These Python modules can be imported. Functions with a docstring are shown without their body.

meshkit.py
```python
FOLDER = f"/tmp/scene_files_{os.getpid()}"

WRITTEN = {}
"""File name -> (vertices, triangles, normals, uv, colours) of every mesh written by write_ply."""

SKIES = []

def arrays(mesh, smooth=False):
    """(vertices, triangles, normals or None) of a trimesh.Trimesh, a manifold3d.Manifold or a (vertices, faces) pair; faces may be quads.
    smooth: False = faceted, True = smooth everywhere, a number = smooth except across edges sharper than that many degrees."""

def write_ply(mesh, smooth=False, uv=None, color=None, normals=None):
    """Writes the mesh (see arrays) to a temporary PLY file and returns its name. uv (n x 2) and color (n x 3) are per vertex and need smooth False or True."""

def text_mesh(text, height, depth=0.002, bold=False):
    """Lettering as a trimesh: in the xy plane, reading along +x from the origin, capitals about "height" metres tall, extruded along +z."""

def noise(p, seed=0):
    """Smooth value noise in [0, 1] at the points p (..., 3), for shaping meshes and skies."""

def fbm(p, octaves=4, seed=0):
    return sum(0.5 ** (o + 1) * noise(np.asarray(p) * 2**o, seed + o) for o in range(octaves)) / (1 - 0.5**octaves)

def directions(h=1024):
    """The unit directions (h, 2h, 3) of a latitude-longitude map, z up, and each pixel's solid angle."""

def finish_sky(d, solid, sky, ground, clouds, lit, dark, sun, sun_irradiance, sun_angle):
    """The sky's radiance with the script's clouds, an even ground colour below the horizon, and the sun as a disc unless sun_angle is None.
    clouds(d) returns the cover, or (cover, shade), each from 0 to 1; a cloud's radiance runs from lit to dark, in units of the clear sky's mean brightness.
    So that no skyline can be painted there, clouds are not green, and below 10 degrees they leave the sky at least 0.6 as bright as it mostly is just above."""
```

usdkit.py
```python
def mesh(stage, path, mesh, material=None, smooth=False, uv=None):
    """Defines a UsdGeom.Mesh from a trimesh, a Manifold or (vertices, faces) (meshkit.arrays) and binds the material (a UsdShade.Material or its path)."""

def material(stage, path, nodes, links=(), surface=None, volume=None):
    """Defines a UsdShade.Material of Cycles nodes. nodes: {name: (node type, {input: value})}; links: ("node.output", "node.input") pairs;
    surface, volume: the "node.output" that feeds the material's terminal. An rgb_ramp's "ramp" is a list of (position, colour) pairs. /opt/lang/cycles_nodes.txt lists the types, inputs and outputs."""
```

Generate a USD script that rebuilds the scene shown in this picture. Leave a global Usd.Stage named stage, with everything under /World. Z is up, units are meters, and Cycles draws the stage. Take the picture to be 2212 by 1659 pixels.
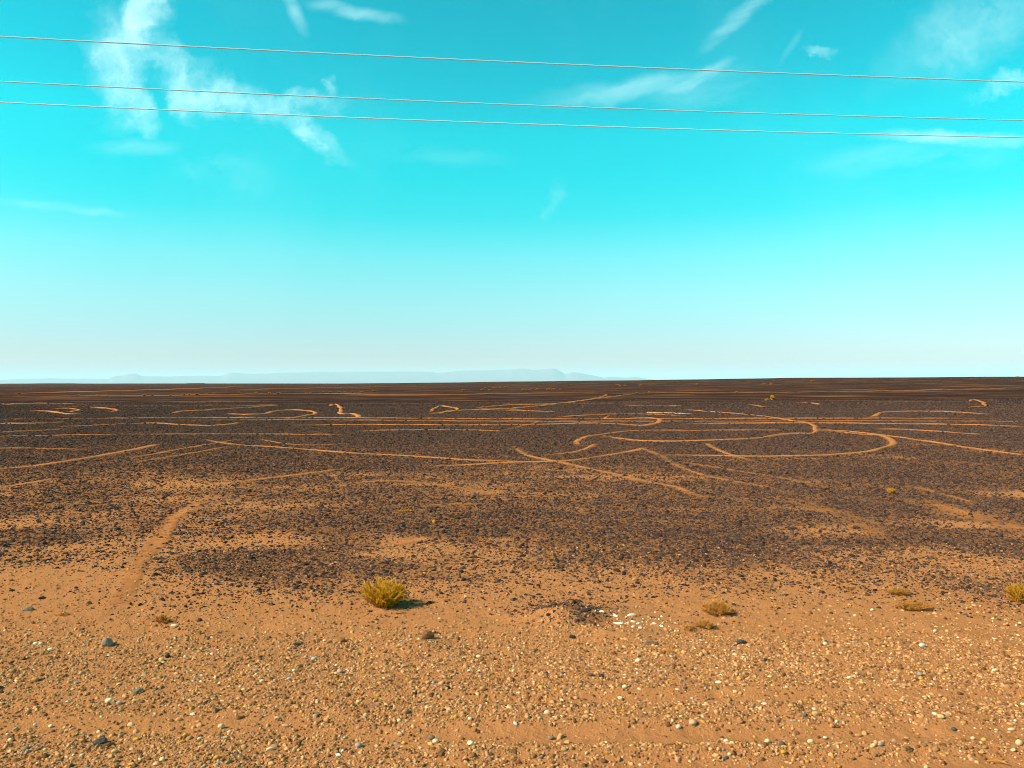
import math, random, numpy as np, trimesh, usdkit, meshkit
from pxr import Usd, UsdGeom, UsdLux, UsdShade, Sdf, Gf, Vt
from scipy.spatial import cKDTree
from scipy.interpolate import splprep, splev

stage = Usd.Stage.CreateInMemory()
UsdGeom.SetStageUpAxis(stage, 'Z'); UsdGeom.SetStageMetersPerUnit(stage, 1.0)
UsdGeom.Xform.Define(stage, '/World'); UsdGeom.Scope.Define(stage, '/World/Looks')
F3 = Sdf.ValueTypeNames.Float3

# ------------------------------------------------------------------ camera
HC, TX = 2.0, 0.6654                       # eye height (m), tangent of half the horizontal angle
PITCH, ROLL = -0.0015, 0.0036
cam = UsdGeom.Camera.Define(stage, '/World/camera')
cam.CreateFocalLengthAttr(26.0); cam.CreateHorizontalApertureAttr(2 * 26.0 * TX); cam.CreateVerticalApertureAttr(1.5 * 26.0 * TX)
cam.CreateClippingRangeAttr(Gf.Vec2f(0.05, 200000.0))
cam.CreateExposureAttr(1.15)
fw = np.array([0, math.cos(PITCH), math.sin(PITCH)])
rt = np.array([math.cos(ROLL), 0, -math.sin(ROLL)])
rt = rt - fw * (rt @ fw); rt /= np.linalg.norm(rt)
up = np.cross(rt, fw)
EYE = np.array([0, 0, HC])
m = Gf.Matrix4d(*rt, 0, *up, 0, *(-fw), 0, *EYE, 1)
cam.AddTransformOp().Set(m)

# ------------------------------------------------------------------ sky and sun
EL = math.radians(37); AZ = math.radians(-108)          # sun from the left and behind the camera
SUN = np.array([math.sin(AZ) * math.cos(EL), math.cos(AZ) * math.cos(EL), math.sin(EL)])
SKY_STRENGTH, SUN_INTENSITY = 0.066, 1.25

wisps = [  # centre (u = x/y, v = z/y), angle (deg), half length, half width, strength, noise kind
    (-0.483, 0.470, 60, 0.085, 0.032, 1.0, 0), (-0.512, 0.420, -82, 0.070, 0.036, 1.0, 0), (-0.486, 0.380, -58, 0.055, 0.022, .85, 0), (-0.468, 0.50, 80, .05, .034, .95, 0), (-.450, .432, -14, .05, .014, .55, 0),
    (-0.428, 0.405, -62, 0.055, 0.020, .8, 0), (-0.372, 0.378, -25, 0.090, 0.026, .9, 0), (-0.280, 0.338, -28, 0.070, 0.018, .9, 0), (-0.295, 0.366, -3, 0.080, 0.014, .6, 0), (-.50, .348, 0, .04, .018, .45, 0), (-.236, .378, 75, .022, .009, .5, 0),
    (-0.286, 0.492, -62, 0.042, 0.010, .4, 1), (-0.205, 0.484, -8, 0.060, 0.010, .6, 1), 
    (0.165, 0.384, 9, 0.140, 0.016, .5, 1), (0.237, 0.395, 24, 0.055, 0.011, .7, 1), (0.297, 0.473, 38, 0.060, 0.012, .65, 1), (0.365, 0.435, 62, 0.035, 0.005, .12, 1), (.25, .378, 8, .08, .018, .4, 1),
    (0.400, 0.431, 4, 0.022, 0.008, .42, 0), (0.60, 0.455, 30, 0.13, 0.055, .36, 0), (0.635, 0.374, 8, 0.050, 0.012, .6, 0),
    (0.590, 0.313, -3, 0.115, 0.011, .9, 1), (0.52, 0.290, 4, 0.14, 0.022, .3, 1), (0.048, 0.240, 68, 0.032, 0.011, .2, 0),
    (-0.37, 0.278, -10, 0.06, 0.022, .16, 0), (-0.585, 0.230, -4, 0.09, 0.007, .3, 1), (-0.49, 0.31, 0, .06, .012, .35, 1), (-.10, .30, -4, .1, .015, .1, 1),
]
N = {  # generated = world direction
    'tc': ('texture_coordinate', {}), 'xyz': ('separate_xyz', {}),
    'sky': ('sky_texture', {'sky_type': 'single_scattering', 'sun_disc': False, 'sun_elevation': EL, 'sun_rotation': AZ, 'altitude': 600.0, 'air_density': 1.0, 'aerosol_density': 1.0, 'ozone_density': 1.0}),
    'grade': ('rgb_ramp', {'ramp': [(0.0, (.85, .79, .92)), (.031, (.81, .85, .96)), (.064, (.72, 1.01, 1.05)), (.109, (.66, 1.27, 1.11)), (.159, (.46, 1.54, 1.22)), (.209, (.08, 1.70, 1.28)), (.256, (0, 1.86, 1.36)), (.302, (0, 1.98, 1.42)), (.346, (0, 1.83, 1.37)), (.437, (0, 1.75, 1.33)), (1, (.30, 1.0, .98))]}),
    'tint': ('mix_color', {'blend_type': 'multiply', 'fac': 1.0, 'use_clamp': False}),
    'ymax': ('math', {'math_type': 'maximum', 'value2': 0.08}),
    'u': ('math', {'math_type': 'divide'}), 'v': ('math', {'math_type': 'divide'}), 'uv': ('combine_xyz', {'z': 0.0}),
    'warp': ('noise_texture', {'scale': 10.0, 'detail': 7.0, 'roughness': 0.62}), 'warp0': ('vector_math', {'math_type': 'subtract', 'vector2': (0.5, 0.5, 0.5)}),
    'warp1': ('vector_math', {'math_type': 'scale', 'scale': 0.12}), 'warp2': ('vector_math', {'math_type': 'scale', 'scale': 0.035}), 'ps': ('vector_math', {'math_type': 'add'}), 'p': ('vector_math', {'math_type': 'add'}),
    'n0': ('noise_texture', {'scale': 10.0, 'detail': 9.0, 'roughness': 0.62}), 'n0r': ('map_range', {'from_min': 0.33, 'from_max': 0.64, 'clamp': True}),
    'str': ('mapping', {'mapping_type': 'texture', 'rotation': (0, 0, math.radians(14)), 'scale': (3.4, 0.55, 1)}),
    'n1': ('noise_texture', {'scale': 14.0, 'detail': 5.0, 'roughness': 0.55}), 'n1r': ('map_range', {'from_min': 0.28, 'from_max': 0.72, 'clamp': True}),
    'front': ('map_range', {'from_min': 0.05, 'from_max': 0.3, 'clamp': True}),
    'veil': ('noise_texture', {'scale': 2.6, 'detail': 5.0, 'roughness': 0.6}), 'veilr': ('map_range', {'from_min': 0.5, 'from_max': 0.85, 'to_max': 0.07, 'clamp': True}),
}
L = [('tc.generated', 'xyz.vector'), ('xyz.y', 'ymax.value1'), ('xyz.x', 'u.value1'), ('ymax.value', 'u.value2'), ('xyz.z', 'v.value1'), ('ymax.value', 'v.value2'),
     ('u.value', 'uv.x'), ('v.value', 'uv.y'), ('uv.vector', 'warp.vector'), ('warp.color', 'warp0.vector1'), ('warp0.vector', 'warp1.vector1'), ('uv.vector', 'p.vector1'), ('warp1.vector', 'p.vector2'),
     ('warp0.vector', 'warp2.vector1'), ('uv.vector', 'ps.vector1'), ('warp2.vector', 'ps.vector2'), ('p.vector', 'n0.vector'), ('n0.fac', 'n0r.value'), ('ps.vector', 'str.vector'), ('str.vector', 'n1.vector'), ('n1.fac', 'n1r.value'),
     ('xyz.y', 'front.value'), ('tc.generated', 'veil.vector'), ('veil.fac', 'veilr.value'),
     ('xyz.z', 'grade.fac'), ('sky.color', 'tint.a'), ('grade.color', 'tint.b')]
prev = None
for i, (u, v, a, l, w, s, kind) in enumerate(wisps):
    N[f'm{i}'] = ('mapping', {'mapping_type': 'texture', 'location': (u, v, 0), 'rotation': (0, 0, math.radians(a)), 'scale': (l, w, 1)})
    N[f'l{i}'] = ('vector_math', {'math_type': 'length'})
    N[f'r{i}'] = ('map_range', {'range_type': 'smoothstep', 'from_min': 1.3, 'from_max': 0.15, 'to_min': 0.0, 'to_max': s, 'clamp': True})
    N[f'x{i}'] = ('math', {'math_type': 'multiply'})
    L += [(('p.vector', 'ps.vector')[kind], f'm{i}.vector'), (f'm{i}.vector', f'l{i}.vector1'), (f'l{i}.value', f'r{i}.value'), (f'r{i}.result', f'x{i}.value1'), (f'n{kind}r.result', f'x{i}.value2')]
    if prev:
        N[f'a{i}'] = ('math', {'math_type': 'maximum'})
        L += [(prev, f'a{i}.value1'), (f'x{i}.value', f'a{i}.value2')]
        prev = f'a{i}.value'
    else:
        prev = f'x{i}.value'
N |= {'cf': ('math', {'math_type': 'multiply'}), 'cv': ('math', {'math_type': 'add', 'use_clamp': True}), 'cc': ('math', {'math_type': 'multiply', 'value2': 0.9}),
      'cloud': ('mix_color', {'blend_type': 'mix', 'b': (5.6, 9.0, 9.0), 'use_clamp': False}), 'bg': ('background_shader', {'strength': SKY_STRENGTH})}
L += [(prev, 'cf.value1'), ('front.result', 'cf.value2'), ('cf.value', 'cv.value1'), ('veilr.result', 'cv.value2'), ('cv.value', 'cc.value1'), ('cc.value', 'cloud.fac'), ('tint.result', 'cloud.a'), ('cloud.result', 'bg.color')]
sky_look = usdkit.material(stage, '/World/Looks/sky_look', N, L, surface='bg.background')
dome = UsdLux.DomeLight.Define(stage, '/World/sky')
UsdShade.MaterialBindingAPI.Apply(dome.GetPrim()).Bind(sky_look)
sun = UsdLux.DistantLight.Define(stage, '/World/sun')
sun.CreateIntensityAttr(SUN_INTENSITY); sun.CreateAngleAttr(0.5); sun.CreateColorAttr(Gf.Vec3f(1.0, 0.88, 0.73)); sun.CreateNormalizeAttr(True)
zx = SUN; xx = np.cross([0, 0, 1], zx); xx /= np.linalg.norm(xx); yy = np.cross(zx, xx)
sun.AddTransformOp().Set(Gf.Matrix4d(*xx, 0, *yy, 0, *zx, 0, 0, 0, 100, 1))

# ------------------------------------------------------------------ helpers
used = {}
def numbered(name, parent='/World'):
    k = used.get((parent, name), 0); used[(parent, name)] = k + 1
    return f'{parent}/{name}' if k == 0 else f'{parent}/{name}_{k:03d}'
def data(prim, **kw):
    for k, v in kw.items():
        if v: prim.SetCustomDataByKey(k, v)
def obj(name, mesh, mat, parent='/World', smooth=False, **kw):
    p = usdkit.mesh(stage, numbered(name, str(parent)), mesh, mat, smooth)
    data(p.GetPrim(), **kw)
    return p
def thing(name, loc, rz=0.0, **kw):
    x = UsdGeom.Xform.Define(stage, numbered(name)); x.AddTranslateOp().Set(Gf.Vec3d(*map(float, loc))); x.AddRotateZOp().Set(float(rz))
    data(x.GetPrim(), **kw)
    return x
def noise2(x, y, s, seed=0, oct=3):
    return meshkit.fbm(np.stack([x / s, y / s, np.full_like(x, seed * 7.31)], -1), oct, seed)
def sstep(t, a, b):
    t = np.clip((t - a) / (b - a), 0, 1); return t * t * (3 - 2 * t)

# ------------------------------------------------------------------ the land
CU = np.array([-1.2, -.6654, -.45, -.222, 0.0, .2, .36, .6654, 1.2])     # by direction x/y: height of the far crest above 0 and its distance
CH = np.array([6.0, 5.6, 4.6, 2.0, 4.1, 5.0, 6.2, 6.1, 6.0])
CR = np.array([4000, 4000, 3200, 1900, 1300, 1000, 900, 900, 900.])
def macro(x, y):
    r = np.hypot(x, y); u = np.where(y > 0.2 * np.abs(x), x / np.maximum(y, 1e-6), np.sign(x) * 1.2); u = np.clip(u, -1.2, 1.2)
    H, R = np.interp(u, CU, CH), np.interp(u, CU, CR)
    H = H + (0.9 * (noise2(u * 10, u * 0, 1.0, 5) - .5) * np.clip(R / 1500, .3, 3)) + np.where(u < -.4, 2.0 * np.clip(noise2(u * 18, u * 0, 1.0, 8) - .5, 0, 1) * 4, 0)
    z = H * sstep(r, 0.12 * R, R) - (H + 13) * sstep(r, R, 1.9 * R)
    return z
def px_to_ray(px, py):
    px, py = np.asarray(px, float), np.asarray(py, float)
    return fw + ((px - 1106) / 1106 * TX)[..., None] * rt - ((py - 829.5) / 1106 * TX)[..., None] * up
def proj(x, y, z=0.0):
    d = np.stack([x, y, np.zeros_like(x) + z - HC], -1); f = np.maximum(d @ fw, 1e-3)
    return 1106 + (d @ rt) / f / TX * 1106, 829.5 - (d @ up) / f / TX * 1106
BUMPS = []
def mound(px, py, h, rx, ry):
    g = ground_at(px, py, False); BUMPS.append((g[0], g[1], h, rx, ry))
def fine(x, y):
    r = np.hypot(x, y); near = 1 - sstep(r, 9, 16)
    z = near * (0.075 * (noise2(x * .6, y, 1.4, 1, 3) - .5) + 0.032 * (noise2(x, y, .42, 2, 2) - .5))
    n3 = 1 - sstep(r, 6.5, 9.5)
    for ry_, rx_, w_ in ((4.36, -.6, .12), (4.03, .3, .10), (4.84, -1.2, .09)):
        dd = (y - ry_ - .012 * x - .05 * (noise2(x, x * 0, 1.4, 41, 2) - .5)) / w_; z = z + .016 * sstep(x, rx_ - .8, rx_ + .5) * (np.exp(-(np.abs(dd) - 1.5) ** 2 * 3) * .7 - np.exp(-dd ** 2))
    z = z + n3 * (0.012 * (noise2(x, y, .13, 3, 2) - .5) + 0.007 * (noise2(x, y, .05, 4, 2) - .5))
    for bx, by, h, rx, ry in BUMPS:
        z = z + h * np.exp(-((x - bx) / rx) ** 2 - ((y - by) / ry) ** 2) * (.8 + .4 * noise2(x, y, .12, 6, 2))
    return z
def ground_z(x, y):
    x, y = np.asarray(x, float), np.asarray(y, float)
    return macro(x, y) + fine(x, y)
TT = np.concatenate([np.linspace(3, 40, 300)[:-1], np.geomspace(40, 6000, 700)])
def ground_at(px, py, bumps=True):
    px, py = np.atleast_1d(np.asarray(px, float)), np.atleast_1d(np.asarray(py, float))
    d = px_to_ray(px, py); out = []
    for q in d:
        x, y, z = q[0] * TT, q[1] * TT, HC + q[2] * TT
        e = z - macro(x, y); k = np.argmax(e < 0)
        if e[k] >= 0: k = len(TT) - 1
        t = TT[k - 1] + (TT[k] - TT[k - 1]) * e[k - 1] / max(e[k - 1] - e[k], 1e-9)
        out.append((q[0] * t, q[1] * t))
    out = np.array(out)
    return out[0] if len(out) == 1 else out
mound(1225, 1335, 0.10, .34, .22); mound(1330, 1372, .04, .3, .15)
mound(920, 1395, .03, .22, .12)

# pixel coordinates of three enlarged strips of the photograph
def R1(*p): return [(x / 3, 768.05 + y / 3) for x, y in p]
def R2(*p): return [(737.3 + x / 3, 768.05 + y / 3) for x, y in p]
def R3(*p): return [(1474.7 + x / 3, 768.05 + y / 3) for x, y in p]
def PX(*p): return list(p)
TRACKS = [  # label, points, width (m), height (m), strength
    ('longest sandy strip under the far row of shrubs at left', R1((0, 268), (600, 262), (1200, 256), (2212, 248)) + R2((300, 254), (800, 252), (1700, 245)), 7, .04, .8),
    ('pale sandy strip on the far plain just above the row of shrubs', R1((0, 249), (400, 238), (970, 222), (1540, 202)), 12, .04, .7),
    ('short far sandy strip near the middle of the horizon', R1((1590, 222), (2212, 207)) + R2((200, 204), (700, 200)), 14, .04, .6),
    ('tiny hooked tyre track far at left, beside a second hook', R1((180, 366), (330, 366), (420, 380), (520, 377)), .8, .1, .8),
    ('upper barb of the far left hooked tyre track', R1((340, 348), (460, 347), (515, 352), (430, 374)), .7, .08, .7),
    ('small far tyre loop open to the left', R1((560, 346), (700, 346), (755, 356), (670, 369)), .7, .08, .8),
    ('far tyre track bending to the right in a shallow arc, left of the wide loop', R1((1118, 380), (1140, 371), (1250, 361), (1390, 352), (1800, 325), (1540, 330)), .7, .08, .8),
    ('wide far tyre loop left of the middle, closed at its right end', R1((1490, 380), (1800, 363), (2000, 361), (2050, 372), (1980, 395), (1870, 406)), .7, .09, .9),
    ('bright hook shaped end of a tyre track beside the wide far loop', R1((2140, 330), (2160, 318), (2212, 345)) + R2((0, 375), (60, 379), (105, 395), (50, 408)), .7, .09, 1),
    ('long straight tyre track across the whole plain, farthest of the parallel ones', R1((0, 415), (900, 406), (2212, 405)) + R2((700, 410), (2212, 411)) + R3((1100, 408), (2212, 413)), .7, .05, .75),
    ('long straight tyre track across the plain, second of the parallel ones', R1((1100, 424), (2212, 420)) + R2((1000, 427), (2212, 427)) + R3((1100, 426), (2212, 430)), .7, .05, .7),
    ('broken sandy track at left between the parallel ones', R1((400, 460), (560, 456), (1000, 440), (1230, 452), (1560, 436)), .6, .05, .8),
    ('straight tyre track that curls up at its right end below the pale patch', R1((1900, 456), (2212, 451)) + R2((400, 450), (1300, 447), (1900, 452), (2030, 440), (2055, 424), (1950, 405), (1750, 390)), .6, .06, .9),
    ('brightest orange tyre track at the right, running to the edge', R3((0, 446), (700, 439), (1370, 443), (1800, 449), (2212, 466)), .7, .06, 1),
    ('thin level tyre track at left between the parallel tracks and the slanting one', R1((0, 524), (500, 516), (1200, 510), (2212, 516)), .4, .05, .7),
    ('short level tyre track at the left edge above the slanting one', R1((0, 602), (300, 605), (520, 610)), .35, .04, .7),
    ('broad slanting sandy track at the left edge rising to the right', R1((-60, 737), (170, 720), (400, 690), (600, 660), (800, 625), (1025, 575)), .42, .035, 1),
    ('long slanting tyre track falling to the right from the left half to the crossing', R1((1330, 545), (1420, 565), (1700, 590), (2000, 610), (2212, 628)) + R2((300, 645), (550, 660), (900, 680), (1150, 690)), .36, .035, .9),
    ('tyre track falling to the right from the crossing in the middle', R2((1120, 590), (1250, 660), (1400, 690), (1600, 735), (1800, 775), (2000, 825), (2212, 870)) + R3((60, 892), (200, 918)), .28, .025, .85),
    ('tyre track rising to the right from the crossing in the middle', R2((600, 716), (900, 705), (1200, 692), (1500, 680), (1700, 650), (1850, 625), (1960, 598)), .36, .03, .9),
    ('short tyre track curving up below the bend near the middle', R2((1290, 652), (1450, 635), (1600, 600), (1650, 575)), .32, .035, .85),
    ('tight tyre bend near the middle leading off level to the right', R2((1530, 585), (1535, 555), (1560, 535), (1640, 518), (1850, 492), (2212, 487)) + R3((300, 485), (650, 488)), .36, .04, .9),
    ('largest tyre loop right of the middle, closed at its right end', R2((1700, 520), (1850, 548), (2212, 556)) + R3((120, 551), (300, 546), (550, 530), (750, 508), (865, 480), (850, 455), (770, 430), (600, 405), (450, 386), (200, 366), (0, 350)), .42, .06, 1),
    ('second large tyre loop at the right, nearer than the largest', R3((-150, 652), (400, 653), (900, 648), (1150, 630), (1300, 600), (1355, 565), (1330, 540), (1200, 515), (1050, 500), (880, 494)), .38, .055, .95),
    ('slanting tyre track from the two loops to the right edge', R3((870, 478), (1050, 491), (1330, 520), (1500, 545), (1800, 590), (2000, 620), (2260, 656)), .38, .045, .95),
    ('faint tyre track between the bright orange one and the slanting one at right', R3((1240, 478), (1500, 485), (1700, 497), (1940, 515)), .4, .05, .65),
    ('tyre track rising from the parallel ones into a shallow arch at the right', R3((1220, 406), (1260, 380), (1350, 367), (1550, 363), (1800, 370), (2060, 386)), .7, .07, .8),
    ('small far hook shaped tyre track near the right edge', R3((1870, 303), (1945, 308), (1960, 320), (1900, 338), (1850, 345)), .7, .1, .75),
    ('long thin far track along the rising ground at the right', R2((1720, 250), (2212, 241)) + R3((700, 238), (1400, 228), (2212, 208)), 3.5, .06, .8),
    ('upper one of two far tracks converging to the right', R2((850, 348), (1300, 318), (1690, 268), (1722, 258), (1690, 252)), .9, .1, .7),
    ('lower one of two far tracks converging to the right', R2((560, 387), (750, 360), (1100, 345), (1400, 315), (1700, 275), (1900, 250)), .9, .1, .8),
    ('small far tyre arch left of the converging tracks', R2((590, 367), (620, 337), (690, 334), (752, 348), (680, 370), (550, 384)), .7, .1, .8),
    ('short level far track under the converging ones', R2((830, 356), (1200, 360), (1390, 368)), .7, .08, .7),
    ('level sandy streak left of the middle under the parallel tracks', R2((150, 490), (500, 481), (760, 484), (1025, 489)), .5, .05, .7),
    ('short sandy streak slanting up to the parallel tracks', R2((1060, 480), (1180, 458), (1290, 428)), .3, .04, .7),
    ('slanting sandy streak at left, below the broad slanting track', R1((1480, 825), (1700, 800), (1900, 775), (2230, 733)), .32, .02, .75),
    ('faint sandy streak at the left edge in the dark stones', R1((-60, 865), (120, 840), (350, 800)), .3, .015, .6),
    ('faint slanting streak right of the middle in the dark stones', R3((150, 570), (300, 640), (480, 690)), .3, .02, .6),
    ('level orange streak in the dark stones near the middle', R2((580, 975), (700, 966), (880, 965)), .35, .012, .8),
    ('nearest tyre track with tread marks, coming out of the sand at left', PX((262, 1316), (270, 1290), (287, 1250), (307, 1210), (335, 1172), (360, 1140), (390, 1115), (430, 1088), (460, 1075)), .34, .002, 1.12),
    ('brushed sandy smear in the dark stones above the yellow bush', PX((835, 1177), (860, 1173), (890, 1168), (920, 1161)), .4, .006, 1.2),
    ('broad sandy band at the right edge among the dark stones', PX((2000, 1085), (2080, 1108), (2150, 1130), (2260, 1152)), .8, .004, .85),
    ('sandy slanting streak at right above the straw tufts', PX((1700, 1078), (1760, 1098), (1830, 1125), (1910, 1160)), .35, .006, .6),
    ('long faint diagonal wheel mark from the crossing to the lower right', R2((1930, 600), (2080, 660), (2212, 730)) + R3((150, 780), (420, 830), (700, 900)), .3, .015, .6),
    ('faint diagonal wheel mark at right, nearer than the long faint one', R3((700, 930), (900, 985), (1120, 1055), (1330, 1110)), .3, .01, .6),
    ('faint diagonal wheel mark at far right under the second loop', R3((0, 690), (300, 740), (620, 790), (900, 850)), .3, .015, .55),
    ('faint level wheel mark left of the middle, nearer than the crossing', R2((0, 840), (300, 815), (640, 840), (1000, 905)), .3, .012, .5),
    ('upper faint one of two parallel wheel marks left of the middle', R1((860, 662), (1200, 602), (1560, 542)), .3, .02, .55),
    ('lower faint one of two parallel wheel marks left of the middle', R1((900, 690), (1200, 640), (1480, 590)), .3, .02, .5),
    ('short far dash on the dark plain at right, left of two more dashes', R3((400, 320), (480, 326), (545, 337)), .7, .06, .7),
    ('middle one of three far dashes on the dark plain at right', R3((725, 303), (770, 305), (812, 309)), .7, .06, .6),
    ('bright last one of three far dashes on the dark plain at right', R3((830, 310), (860, 313), (900, 319)), .8, .07, .8),
    ('level far line under the converging tracks, right of the middle', R2((1840, 324), (2090, 328), (2212, 330)), .8, .06, .55),
    ('level streak far at left above the hooked tyre tracks', R1((0, 322), (250, 310), (500, 318)), 1.0, .06, .5),
    ('long thin level line above the parallel tracks at right', R2((1390, 402), (1700, 382), (2212, 392)), .7, .06, .6),
    ('faint slanting line in the dark stones at far right', R3((1500, 850), (1700, 905), (1900, 960)), .3, .015, .5),
    ('faint arc in the dark stones at lower left', R1((1700, 545), (1950, 580), (2212, 570)), .3, .02, .5),
    ('broken level streak at the left edge under the parallel tracks', R1((0, 440), (170, 442), (420, 432)), .6, .05, .65),
    ('second broken level streak at the left edge, nearer', R1((0, 500), (250, 487), (420, 478)), .5, .04, .55),
]
def spline(p, n=200):
    p = np.array(p, float)
    if len(p) < 3:
        t = np.linspace(0, 1, n)[:, None]; return p[0] * (1 - t) + p[-1] * t
    tck, _ = splprep(p.T, s=0, k=min(3, len(p) - 1) if len(p) > 4 else 2); return np.stack(splev(np.linspace(0, 1, n), tck), -1)
track_xy, track_w = [], []
for lab, pts, w, h, s in TRACKS:
    q = spline(pts, 160); g = ground_at(q[:, 0], q[:, 1])
    track_xy.append(g); track_w.append(w)
dens = []
for g, w in zip(track_xy, track_w):                       # sample points along the tracks for clearing stones
    seg = np.hypot(*np.diff(g, axis=0).T); s = np.r_[0, np.cumsum(seg)]
    t = np.arange(0, s[-1], max(.12, w / 4)); dens.append(np.c_[np.interp(t, s, g[:, 0]), np.interp(t, s, g[:, 1]), np.full(len(t), w / 2)])
dens = np.vstack(dens); dens = dens[dens[:, 1] < 140]; TREE = cKDTree(dens[:, :2])
def track_gap(x, y):                                      # distance to the nearest track in half widths
    d, k = TREE.query(np.c_[x, y]); return d / dens[k, 2]

def cover(x, y, small=True):
    """Share of the ground hidden by dark stones."""
    r = np.hypot(x, y); px, py = proj(x, y); px = np.where(y > .3 * np.abs(x), px, 1106 + np.sign(x) * 1500)
    edge = 1288 + 60 * (noise2(x, y * .6, .9, 11, 4) - .5) * 2
    edge = edge - 40 * (1 - sstep(px, 130, 330)) - 30 * sstep(px, 1500, 1900) * (1 - sstep(px, 1950, 2200)) + 0 * py
    lip = sstep(-py, -(edge + 95), -(edge - 75))
    c = lip * np.interp(-py, [-1340, -1250, -1200, -1150, -1100, -1050, -1000, -950, -900, -840], [.20, .33, .32, .31, .34, .45, .62, .80, .91, .95])
    n = .6 * (noise2(x * .5, y * .8, 3.2, 12, 4) - .5) + .6 * (noise2(x * .4 + y * .12, y * .9 - x * .1, .75, 14, 4) - .5)
    ang = x * .62 + y * .78
    n2 = noise2(ang, (x * .78 - y * .62) * .3, 1.5, 13, 3) - .5
    c = c + lip * (n * 1.4 + n2 * 1.0 * sstep(px, 900, 1500)) * np.interp(r, [7, 10, 20, 60, 200], [.7, 1.15, 1.05, .5, .3])
    def blob(cx, cy, rx, ry, a): return a * np.exp(-((px - cx) / rx) ** 2 - ((py - cy) / ry) ** 2)
    c = c + blob(520, 1215, 160, 40, .3) + blob(330, 1165, 90, 20, .0) + blob(720, 1195, 90, 45, .2) + blob(1040, 1140, 130, 40, .18) + blob(60, 1240, 120, 22, -.14) + blob(250, 1260, 80, 20, -.14) + blob(120, 1150, 120, 25, .2)
    c = c + blob(860, 1165, 50, 13, -.14) + blob(900, 1215, 160, 30, .14) + blob(2100, 1120, 130, 22, -.35) + blob(1500, 1230, 300, 20, -.15) + blob(1600, 1190, 80, 20, .2) + blob(2050, 1010, 250, 40, .12)
    c = c + blob(1220, 1318, 85, 24, .45) + blob(1250, 1322, 40, 9, .4) + blob(1270, 1347, 50, 12, .3)
    return np.clip(c, 0, .97)

def ground_mesh():
    th = np.r_[np.radians(np.arange(-180, -46, 6.0)), np.radians(np.linspace(-44, 44, 640)), np.radians(np.arange(46, 180, 6.0))]
    dep = np.arange(math.atan(HC / 3.2), math.atan(HC / 160), -0.00115)
    rr = np.r_[0.02, .6, 1.2, 1.8, 2.4, 2.8, HC / np.tan(dep), np.geomspace(166, 85000, 115)]
    T, R = np.meshgrid(th, rr)
    x, y = (R * np.sin(T)).ravel(), (R * np.cos(T)).ravel()
    z = ground_z(x, y)
    c = cover(x, y)
    nr, nt = len(rr), len(th)
    i, j = np.meshgrid(np.arange(nr - 1), np.arange(nt), indexing='ij')
    a, b = i * nt + j, i * nt + (j + 1) % nt
    q = np.stack([a, b, b + nt, a + nt], -1).reshape(-1, 4)
    return np.c_[x, y, z], q, c

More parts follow.
